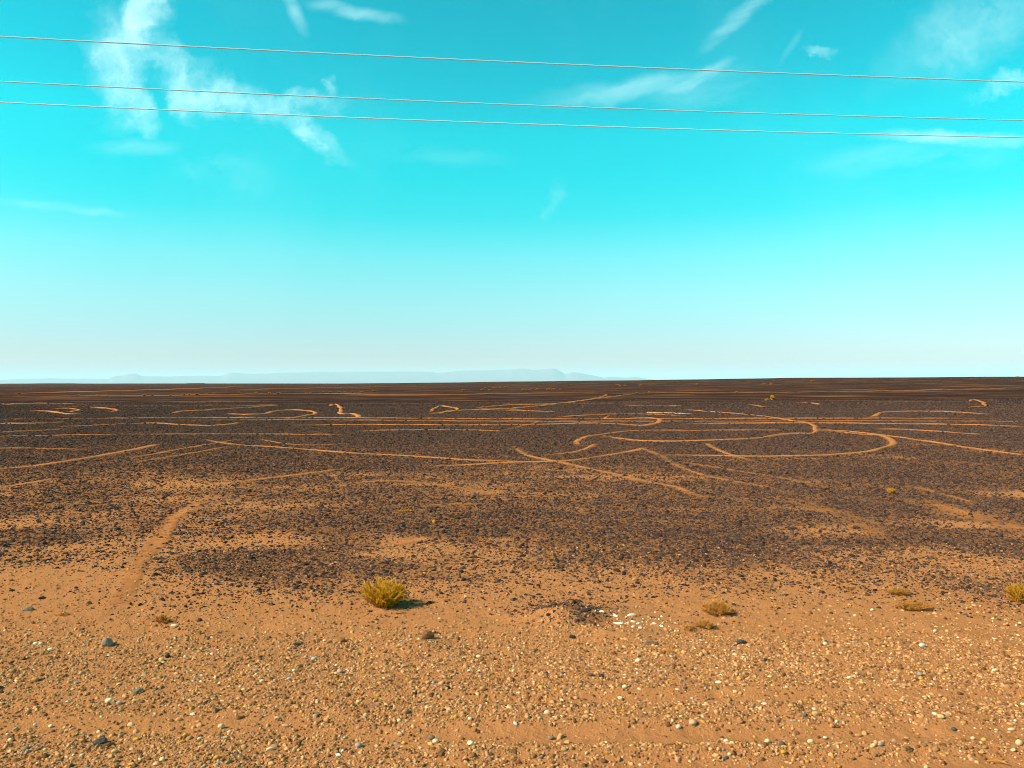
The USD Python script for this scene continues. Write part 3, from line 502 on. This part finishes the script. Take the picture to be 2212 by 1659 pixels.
SEEN = [  # point, width in px, look, label
    (Z1(370, 762), 13, 'cream', 'oval cream pebble with a dark tail of shadow at the left, alone on sand'),
    (Z1(1140, 970), 14, 'white', 'white oval pebble left of a round blue grey one, left foreground'),
    (Z1(1247, 1000), 11, 'blue', 'round blue grey pebble right of a white oval one, left foreground'),
    (Z1(1690, 540), 12, 'cream', 'cream pebble in front of a small dark stone, below the left dry tuft'),
    (Z1(1755, 508), 11, 'black', 'small dark stone behind a cream pebble, below the left dry tuft'),
    (Z1(1468, 872), 10, 'white', 'white pebble on the right end of the dark flat stone, left gravel'),
    (Z1(530, 1245), 9, 'white', 'round white pebble in a cluster near the left bottom'),
    (Z1(855, 1390), 14, 'ochre', 'yellowish cream pebble left of the longest dark stone'),
    (Z1(262, 1478), 13, 'grey', 'dull grey pebble with shadow nearest the bottom left corner'),
    (Z1(107, 1393), 11, 'cream', 'pale pebble at the left edge near the bottom'),
    (Z1(935, 1033), 10, 'ochre', 'orange yellow pebble below the white oval one, left foreground'),
    (Z1(527, 440), 10, 'white', 'upright whitish pebble left of the grey rock'),
    (Z1(428, 383), 9, 'white', 'right one of two white pebbles side by side, far left gravel'),
    (Z1(370, 384), 9, 'white', 'left one of two white pebbles side by side, far left gravel'),
    (Z1(135, 664), 13, 'pink', 'dull pinkish pebble near the left edge of the gravel'),
    (Z1(1820, 180), 14, 'white', 'long pale pebble in front of the left dry tuft'),
    (Z1(1700, 1590), 11, 'cream', 'upright cream pebble at the bottom left'),
    (Z1(1200, 1510), 13, 'cream', 'cream pebble pair at the bottom, a third from the left edge'),
    (Z2(455, 1256), 13, 'cream', 'largest upright cream pebble on the smooth sandy strip, left of the middle'),
    (Z2(540, 1305), 9, 'cream', 'small cream pebble just below the largest upright one'),
    (Z2(78, 1335), 12, 'ochre', 'yellow brown pebble with dark right side on the smooth sandy strip'),
    (Z2(50, 1395), 13, 'ochre', 'yellow brown flat pebble at the lower edge of the sandy strip, left'),
    (Z2(975, 1452), 18, 'white', 'long flat white pebble, nearest of a pair on the sandy strip'),
    (Z2(1015, 1418), 17, 'pink', 'long flat pinkish pebble, rearmost of a pair on the sandy strip'),
    (Z2(1130, 1228), 17, 'pink', 'long pinkish pebble above the pair of long flat pebbles'),
    (Z2(1040, 1150), 13, 'pink', 'angular pink pebble above the long pinkish one'),
    (Z2(1685, 1525), 12, 'white', 'round bright pebble near the bottom, left of the middle'),
    (Z2(405, 1570), 12, 'ochre', 'ochre pebble with shadow at the bottom'),
    (Z2(315, 1535), 8, 'cream', 'small round cream pebble left of the bottom ochre one'),
    (Z2(1440, 1137), 10, 'blue', 'pale blue pebble in the gravel left of the middle'),
    (Z2(1160, 748), 9, 'blue', 'small teal grey pebble in the densest gravel'),
    (Z2(820, 657), 9, 'blue', 'pale blue pebble at left in the densest gravel'),
    (Z2(1425, 515), 12, 'blue', 'pale greenish pebble below the low brown rock'),
    (Z2(1250, 595), 9, 'ochre', 'bright yellow pebble in the densest gravel'),
    (Z2(1217, 655), 8, 'white', 'white pebble below the bright yellow one in the densest gravel'),
    (Z2(1695, 658), 13, 'pink', 'pinkish cream pebble with a dark right tail in the densest gravel'),
    (Z2(880, 790), 10, 'cream', 'tilted tan pebble in the densest gravel'),
    (Z2(860, 1027), 9, 'ochre', 'orange pebble in the gravel above the sandy strip, left of the middle'),
    (Z2(1657, 585), 7, 'white', 'round white pebble at right in the densest gravel'),
    (Z3(28, 972), 11, 'cream', 'rounded cream pebble with shadow in the middle gravel'),
    (Z3(525, 1085), 15, 'pink', 'curved pink pebble in the middle foreground'),
    (Z3(455, 1172), 9, 'white', 'white pebble with a dark right side above the middle sandy strip'),
    (Z3(1047, 1153), 10, 'ochre', 'round tan pebble at the upper edge of the middle sandy strip'),
    (Z3(1197, 1187), 9, 'white', 'white pebble right of the round tan one at the sandy strip'),
    (Z3(1205, 1447), 13, 'white', 'bright white yellow pebble below the middle sandy strip'),
    (Z3(840, 1390), 14, 'white', 'whitish pebble, lower of two leaning together below the sandy strip'),
    (Z3(797, 1340), 15, 'grey', 'grey pebble, upper of two leaning together below the sandy strip'),
    (Z3(505, 1385), 10, 'ochre', 'round brown pebble left of the two leaning pebbles'),
    (Z3(30, 1412), 15, 'blue', 'blue white pebble with a dark edge near the bottom, left of the middle'),
    (Z3(1333, 868), 13, 'cream', 'cream pebble with dark shadow in the middle gravel'),
    (Z3(545, 750), 11, 'ochre', 'orange yellow pebble below the largest brown rock'),
    (Z3(1290, 507), 11, 'cream', 'cream pebble in a small cluster at the far edge of the middle gravel'),
    (Z3(968, 850), 10, 'black', 'small black pebble left of the middle gravel'),
    (Z4(125, 1187), 13, 'white', 'egg shaped white pebble with a blue grey chip at its right'),
    (Z4(250, 1360), 13, 'cream', 'egg shaped cream pebble on the smooth strip, right of the middle'),
    (Z4(160, 1380), 13, 'grey', 'grey white pebble left of the egg shaped cream one'),
    (Z4(943, 713), 11, 'white', 'bright white pebble in the gravel below the white flakes'),
    (Z4(605, 707), 8, 'ochre', 'yellow pebble in the gravel below the white flakes'),
    (Z4(825, 970), 11, 'cream', 'cream pebble with shadow right of the middle'),
    (Z4(785, 1032), 11, 'white', 'white pebble just below the cream one right of the middle'),
    (Z4(1310, 1285), 11, 'white', 'bright white pebble on the smooth strip at right'),
    (Z4(1440, 1257), 16, 'pink', 'banded pinkish white pebble right of the bright white one'),
    (Z4(68, 958), 11, 'ochre', 'two toned yellow pebble with dark shadow near the middle'),
    (Z4(614, 848), 11, 'black', 'black chip, right one of two in the gravel right of the middle'),
    (Z4(520, 842), 10, 'black', 'black chip, left one of two in the gravel right of the middle'),
    (Z4(243, 1090), 8, 'ochre', 'small vivid orange pebble right of the middle'),
    (Z5(510, 1410), 14, 'cream', 'cream pebble with an orange end on the smooth strip, right third'),
    (Z5(138, 1427), 11, 'white', 'white pebble on the smooth strip left of the orange ended one'),
    (Z5(640, 1468), 13, 'black', 'dark green grey pebble at lower right'),
    (Z5(900, 1437), 14, 'cream', 'rounded yellow cream pebble at lower right beside dark chips'),
    (Z5(940, 1190), 14, 'cream', 'cream pebble with a crease in the right gravel'),
    (Z5(1330, 1340), 16, 'cream', 'largest flat cream pebble in the right foreground'),
    (Z5(1030, 558), 10, 'white', 'bright white pebble at the far edge of the right gravel'),
    (Z5(1455, 250), 8, 'white', 'lone white pebble in bare sand left of the straw tufts'),
    (Z5(1300, 298), 7, 'cream', 'lone pale pebble in bare sand, left of the lone white one'),
    (Z5(70, 905), 14, 'white', 'long white pebble slanting in the gravel right of the middle'),
    (Z5(293, 680), 9, 'white', 'upright white pebble below the flat black stone'),
    (Z5(1250, 855), 14, 'white', 'long slanting white pebble in the right gravel'),
    (Z5(1030, 1367), 9, 'white', 'small white chip on the right smooth strip'),
    (Z5(655, 1522), 12, 'ochre', 'yellow pebble with an orange edge at the lower right'),
    (Z5(165, 1538), 9, 'white', 'small white pebble at the bottom right of the middle'),
    (Z6(665, 828), 10, 'blue', 'pale blue grey round pebble in the right gravel'),
    (Z6(865, 795), 13, 'cream', 'yellow white pebble in the right gravel beside the blue grey one'),
    (Z6(1345, 783), 15, 'white', 'thin bright white sliver near the right edge'),
    (Z6(1410, 840), 15, 'pink', 'flat pebble with a black underside below the thin white sliver'),
    (Z6(685, 565), 13, 'blue', 'pale blue pebble with a dark end at the far edge of the right gravel'),
    (Z6(803, 437), 9, 'cream', 'oval cream pebble at the far edge of the right gravel'),
    (Z6(855, 1220), 13, 'cream', 'cream pebble at right above the lowest smooth strip'),
    (Z6(970, 1297), 11, 'black', 'dark pebble in the right foreground'),
    (Z6(1495, 1280), 17, 'cream', 'longest cream pebble near the right edge'),
    (Z6(1145, 1395), 11, 'white', 'white angular pebble near the right bottom corner'),
    (Z6(1560, 1455), 16, 'cream', 'slanting pink cream pebble nearest the right bottom corner'),
    (Z6(725, 1633), 11, 'cream', 'cream pebble with a pink end at the bottom edge, right'),
    (Z6(310, 1473), 11, 'blue', 'greenish white pebble near the bottom, right'),
    (Z6(250, 1478), 10, 'white', 'white yellow pebble left of the greenish white one'),
]
rs = random.Random(5); taken = []
for i, ((px, py), w, k, lab) in enumerate(SEEN):
    long = 'long' in lab or 'flat' in lab or 'sliver' in lab or 'slab' in lab
    lay('pebble', px, py, w * 1.08, k, lab, flat=.42 if long else .7, yaw=rs.uniform(-.35, .35), seed=200 + i, sink=.2, asp=.62 if long else rs.uniform(.85, 1.2))
    taken.append(ground_at(px, py))
GROUPS = {'cream': ('small cream pebble loose among the foreground gravel', 'cream pebbles in the gravel'), 'white': ('small whitish pebble loose among the foreground gravel', 'whitish pebbles in the gravel'),
          'ochre': ('small yellow brown pebble loose among the foreground gravel', 'yellow brown pebbles in the gravel'), 'pink': ('small pinkish pebble loose among the foreground gravel', 'pinkish pebbles in the gravel'),
          'blue': ('small pale blue grey pebble loose among the foreground gravel', 'blue grey pebbles in the gravel'), 'black': ('small dark stone loose among the foreground gravel', 'dark stones in the gravel')}
left, tries = 205, 0
T2 = list(taken)
while left and tries < 20000:
    tries += 1; px, py = rs.uniform(5, 2207), rs.uniform(1370, 1655); gx, gy = ground_at(px, py)
    if rs.random() > float(pebble_density(np.array([gx]), np.array([gy]))[0]) or min(math.hypot(gx - a, gy - b) for a, b in T2) < .05: continue
    k = rs.choices(list(GROUPS), [.42, .10, .16, .20, .05, .07])[0]; T2.append((gx, gy))
    where = ('left', 'middle left', 'middle right', 'right')[min(int(px / 553), 3)] + (' far' if py < 1470 else ' near')
    where = where.replace(' far', ' part of the gravel, farther half').replace(' near', ' part of the gravel, nearer half')
    lay('pebble', px, py, rs.uniform(5.0, 7.8) * (py - 827) / 680 + 1.5, k, GROUPS[k][0].replace('among the foreground gravel', 'in the ' + where), group=GROUPS[k][1].replace('in the gravel', 'in the ' + where), flat=rs.uniform(.45, .75), yaw=rs.uniform(-1, 1), seed=rs.randrange(300, 900), sink=rs.uniform(.25, .48), asp=rs.uniform(.7, 1.2)); left -= 1

# white lime flakes on the sand
def flake(px, py, wpx, hpx, seed, label, group=None, cat='flake', look='lime'):
    wpx, hpx = wpx * .8, hpx * .62
    gx, gy = ground_at(px, py); r = wpx / 1106 * TX * gy / 2; d = hpx / 1106 * TX * gy / 2 / .30
    s = stone(700 + seed, .35, 2, .38, .62); s.apply_scale([r, d * .8, .02 + r * .12]); s.apply_transform(trimesh.transformations.rotation_matrix(-.18 + .5 * math.sin(seed * 2.3), [0, 0, 1])); s.apply_transform(trimesh.transformations.rotation_matrix(.12 * math.sin(seed * 1.3), [1, 0, 0]))
    s.apply_translation([gx, gy, float(ground_z(gx, gy)) + .006]); obj('white_flake' if look == 'lime' else 'pale_crumb', s, M[look], smooth=20, label=label, category=cat, group=group)
def W(x, y): return (2050 + x * .4069) / 1.8228, (2330 + y * .4069) / 1.8228
for i, (p, w, h, lab) in enumerate([(W(785, 252), 19, 8, 'white flake with a black shadow line, leftmost of the white litter'), (W(1070, 245), 31, 7, 'largest arched white flake, rearmost of the white litter'),
        (W(1090, 302), 22, 6, 'long white flake in the middle of the white litter'), (W(1150, 322), 20, 5, 'narrow white flake touching the long one'), (W(955, 320), 26, 9, 'crumbled white flake left of the long one'),
        (W(915, 262), 18, 4, 'flat white flake behind the crumbled one'), (W(1085, 378), 13, 5, 'white flake at the near edge of the white litter'), (W(1365, 355), 13, 4, 'white flake farthest right in the white litter'),
        (W(1285, 325), 17, 4, 'streaky white flake right of the long one'), (W(1118, 147), 10, 3, 'lone white flake behind the white litter'), (W(1360, 237), 10, 4, 'white flake at the right rear of the white litter'),
        (W(1450, 390), 9, 3, 'small white flake at the right near edge of the litter'), (W(1775, 365), 22, 5, 'white flake in front of the dry tuft pair'), (W(1150, 385), 18, 3, 'thin white flake near the front of the white litter')]):
    flake(*p, w, h, i, lab)
for i in range(34):
    px, py = rs.gauss(1385, 60), rs.gauss(1345, 11)
    flake(px, py, rs.uniform(3, 8), rs.uniform(1.5, 3), 40 + i, *[(f'tiny white crumb on the {q} side of the white litter', f'white crumbs on the {q} side of the litter') for q in [('left' if px < 1385 else 'right') + (' rear' if py < 1345 else ' near')]][0], 'crumb')
for i in range(26):
    t = rs.random(); px, py = 2010 + t * 200 + rs.gauss(0, 12), 1305 + t * 42 + rs.gauss(0, 7)
    flake(px, py, rs.uniform(4, 11), rs.uniform(1.5, 2.6), 90 + i, 'pale crumb in the slanting streak at the right edge', 'pale crumbs at the right edge', 'crumb', 'cream')
lp = ground_at(*np.array(R2((1975, 372), (2090, 374), (2205, 381))).T); lp = spline(lp, 60)
v, f, e = ribbon(lp, 3.2, .05, 1.0, 77)
pp = obj('pale_patch', (v, f), M['cream'], smooth=True, label='cream white bare patch far out on the dark plain, right of the middle', category='bare patch')

# ------------------------------------------------------------------ shrubs
def tube(parts, pts, r0, r1, k=4):
    pts = np.asarray(pts); n = len(pts); t = np.gradient(pts, axis=0); t /= np.maximum(np.linalg.norm(t, axis=1, keepdims=True), 1e-9)
    a = np.cross(t, [.31, .2, .93]); a /= np.maximum(np.linalg.norm(a, axis=1, keepdims=True), 1e-9); b = np.cross(t, a)
    an = np.arange(k) / k * 2 * math.pi; R = np.linspace(r0, r1, n)[:, None, None]
    v = (pts[:, None] + R * (np.cos(an)[None, :, None] * a[:, None] + np.sin(an)[None, :, None] * b[:, None])).reshape(-1, 3)
    i, j = np.meshgrid(np.arange(n - 1), np.arange(k), indexing='ij'); p, q = (i * k + j).ravel(), (i * k + (j + 1) % k).ravel()
    base = sum(len(x[0]) for x in parts); parts.append((v, np.vstack([np.c_[p, q, q + k], np.c_[p, q + k, p + k]]) + base))
def joined(parts): return np.vstack([p[0] for p in parts]), np.vstack([p[1] for p in parts])
def bush(seed, rad, hgt, n, twig_r, spread=1.0, side=7, lean=(0, 0), depth=1.0):
    """Stems that fan out from a short woody base, each with side twigs: (stems, twigs) as meshes with the foot at the origin."""
    g_ = random.Random(seed); stems, twigs = [], []
    for i in range(n):
        a = g_.uniform(0, 2 * math.pi); e = math.sqrt(g_.random()); ex, ey = math.cos(a) * rad * e, math.sin(a) * rad * e * depth
        top = hgt * (1 - .55 * e ** 2 * spread) * g_.uniform(.5, 1.12); bx, by = ex * .45 * g_.uniform(.6, 1.2), ey * .45
        p = np.array([[bx + (ex - bx) * t ** 1.3 + lean[0] * t + g_.gauss(0, .085) * rad * t ** .5, by + (ey - by) * t ** 1.3 + lean[1] * t + g_.gauss(0, .085) * rad * t ** .5, -.01 + top * t ** .85] for t in (0, .3, .6, .85, 1)])
        tube(stems if i % 4 == 0 else twigs, p, twig_r * 1.3, twig_r * .6)
        for s in range(side):
            t = g_.uniform(.2, .97); k = min(int(t * 4), 3); o = p[k] * (1 - (t * 4 - k)) + p[k + 1] * (t * 4 - k)
            d = np.array([g_.gauss(0, .55) + ex / rad * .4, g_.gauss(0, .55) + ey / rad * .4, g_.uniform(.2, 1.0) * (1 if hgt > rad * .5 else .4)]); d /= np.linalg.norm(d)
            ln = hgt * g_.uniform(.14, .36); bend = np.array([g_.gauss(0, .25), g_.gauss(0, .25), .15]) * ln
            tube(twigs, [o, o + d * ln * .55 + bend * .4, o + d * ln + bend], twig_r * .85, twig_r * .45, 3)
    return joined(stems), joined(twigs)
def shrub(px, py, wpx, hpx, n, look, label, seed, twig_r=.0035, spread=1.0, side=7, lean=(0, 0), category='bush', depth=1.0):
    gx, gy = ground_at(px, py); k = TX * gy / 1106
    st, tw = bush(seed, wpx * k / 2, hpx * k, n, twig_r, spread, side, lean, depth)
    t = thing('bush' if category == 'bush' else 'dry_tuft', (gx, gy, float(ground_z(gx, gy))), label=label, category=category)
    obj('stems', st, M['wood'], t.GetPath(), smooth=True); obj('twigs', tw, M[look], t.GetPath(), smooth=True)
shrub(827, 1308, 96, 52, 95, 'twig_yellow', 'bushy yellow green shrub standing alone on the sand, left of the middle', 1, .0040, .6, 11, (.012, 0))
shrub(2208, 1302, 64, 40, 90, 'twig_gold', 'yellow bush cut off by the right edge of the picture', 2, .004, .8, 8)
shrub(1549, 1326, 66, 26, 110, 'twig_straw', 'low orange brown dry bush right of the white litter', 3, .0032, .9, 8)
shrub(1490, 1364, 26, 13, 40, 'twig_straw', 'small dry tuft, left one of the pair below the dry bush', 4, .003, .8, 6, category='dry tuft')
shrub(1524, 1358, 40, 18, 60, 'twig_straw', 'dry tuft with pale straws, right one of the pair below the dry bush', 5, .003, .9, 7, category='dry tuft')
shrub(1965, 1318, 80, 20, 90, 'twig_straw', 'wide flattened straw tuft in the sand at right, nearer of two', 6, .003, .6, 6, (.05, 0), category='dry tuft', depth=.6)
shrub(1950, 1287, 58, 16, 70, 'twig_straw', 'wide flattened straw tuft in the sand at right, farther of two', 7, .003, .6, 6, (-.04, 0), category='dry tuft', depth=.6)
shrub(358, 1344, 36, 17, 45, 'twig_straw', 'small dark based dry tuft at left on the sand', 8, .003, .9, 6, (-.03, 0), category='dry tuft')
shrub(136, 1332, 38, 8, 30, 'twig_straw', 'flat faint dry tuft near the left edge', 9, .0028, .5, 5, category='dry tuft', depth=.6)
shrub(1832, 1273, 22, 9, 30, 'twig_straw', 'small dry tuft at the edge of the dark stones, right', 10, .003, .8, 5, category='dry tuft')
shrub(865, 1326, 34, 6, 26, 'twig_straw', 'flat dry wisps in the sand just below the yellow shrub', 11, .0026, .4, 4, category='dry tuft', depth=.5)
shrub(1925, 1066, 14, 12, 60, 'twig_gold', 'small yellow bush among the dark stones at right', 12, .008, .7, 6)
shrub(876, 1106, 34, 6, 40, 'twig_far', 'flat yellow growth among the dark stones left of the middle', 13, .006, .5, 4, category='dry tuft', depth=.6)
shrub(818, 1136, 18, 6, 30, 'twig_straw', 'pale dry tuft left of the lone orange rock', 14, .005, .6, 4, category='dry tuft')
shrub(1668, 864, 7, 9, 60, 'twig_far', 'single yellow shrub far out on the dark plain, right of the middle', 15, .05, .6, 5)
shrub(1656, 865.5, 9, 4, 40, 'twig_far', 'low shrub left of the single yellow shrub on the far plain', 16, .04, .6, 4)
# the far rows: tiny, one mesh each, copies of one class prim
far_pts = [(p, 'yellow shrub in the far row along the long sandy strip at left', 'far row of shrubs at left') for p in R1((120, 250), (505, 262), (635, 262), (690, 262), (935, 262), (985, 261), (1105, 259), (1195, 258), (1225, 257), (1275, 256), (1335, 252), (1390, 252), (1468, 247), (1545, 248), (1660, 248), (1745, 248), (1805, 248), (1985, 246), (2010, 246), (2095, 245), (2140, 244), (2195, 241)) + R2((22, 240), (70, 241), (130, 240), (212, 236))] + \
    [(p, 'yellow shrub in the far scattered clump near the middle', 'far clump of shrubs near the middle') for p in R2((790, 230), (935, 217), (985, 217), (1000, 217), (1028, 212), (1070, 207), (1178, 228), (1205, 226), (1232, 226), (1268, 226), (1340, 226), (1372, 225), (1420, 224), (910, 226), (960, 230))] + \
    [(p, 'orange shrub far out on the plain right of the middle', 'far shrubs right of the middle') for p in R2((1790, 194), (1808, 202), (1838, 199), (1938, 199), (1915, 248), (1995, 247)) + R3((90, 190), (527, 189), (572, 189), (840, 168), (350, 243))]
cls = stage.CreateClassPrim('/World/far_shrub_class')
st, tw = bush(50, .5, .8, 60, .03, .55, 5); usdkit.mesh(stage, '/World/far_shrub_class/twigs', (np.vstack([st[0], tw[0]]), np.vstack([st[1], tw[1] + len(st[0])])), M['twig_far'], True)
for (px, py), lab, grp in far_pts:
    if 'at left' in grp: q = ('left', 'middle', 'right')[min(int(px / 270), 2)]; lab, grp = f'yellow shrub on the far sandy strip, {q} third of the row', grp + f', {q} third'
    gx, gy = ground_at(px, py); k = TX * gy / 1106; w, h = rs.uniform(4.5, 9) * k, rs.uniform(2.6, 4.2) * k
    x = UsdGeom.Xform.Define(stage, numbered('far_shrub')); x.AddTranslateOp().Set(Gf.Vec3d(gx, gy, float(ground_z(gx, gy)))); x.AddRotateZOp().Set(rs.uniform(0, 360)); x.AddScaleOp().Set(Gf.Vec3f(w, w, h * 1.25))
    x.GetPrim().GetReferences().AddInternalReference('/World/far_shrub_class'); x.GetPrim().SetInstanceable(True); data(x.GetPrim(), label=lab, category='shrub', group=grp)
# loose straws
for (px, py, ln, a, lab) in ((1440, 1414, 34, .1, 'pale straw lying in the gravel below the grey slab'), (618, 1598, 26, -.9, 'yellow straw lying near the bottom, left of the middle'), (2155, 1643, 40, -.4, 'thin straw near the bottom right corner')):
    gx, gy = ground_at(px, py); k = TX * gy / 1106; parts = []; d = np.array([math.cos(a), math.sin(a)]) * ln * k / 2
    tube(parts, [[-d[0], -d[1], .012], [d[0] * .1, d[1] * .1 + .01, .02], [d[0], d[1], .014]], .004, .003, 6); v, f = joined(parts)
    obj('straw', (v + [gx, gy, float(ground_z(gx, gy))], f), M['twig_straw'], smooth=True, label=lab, category='straw')
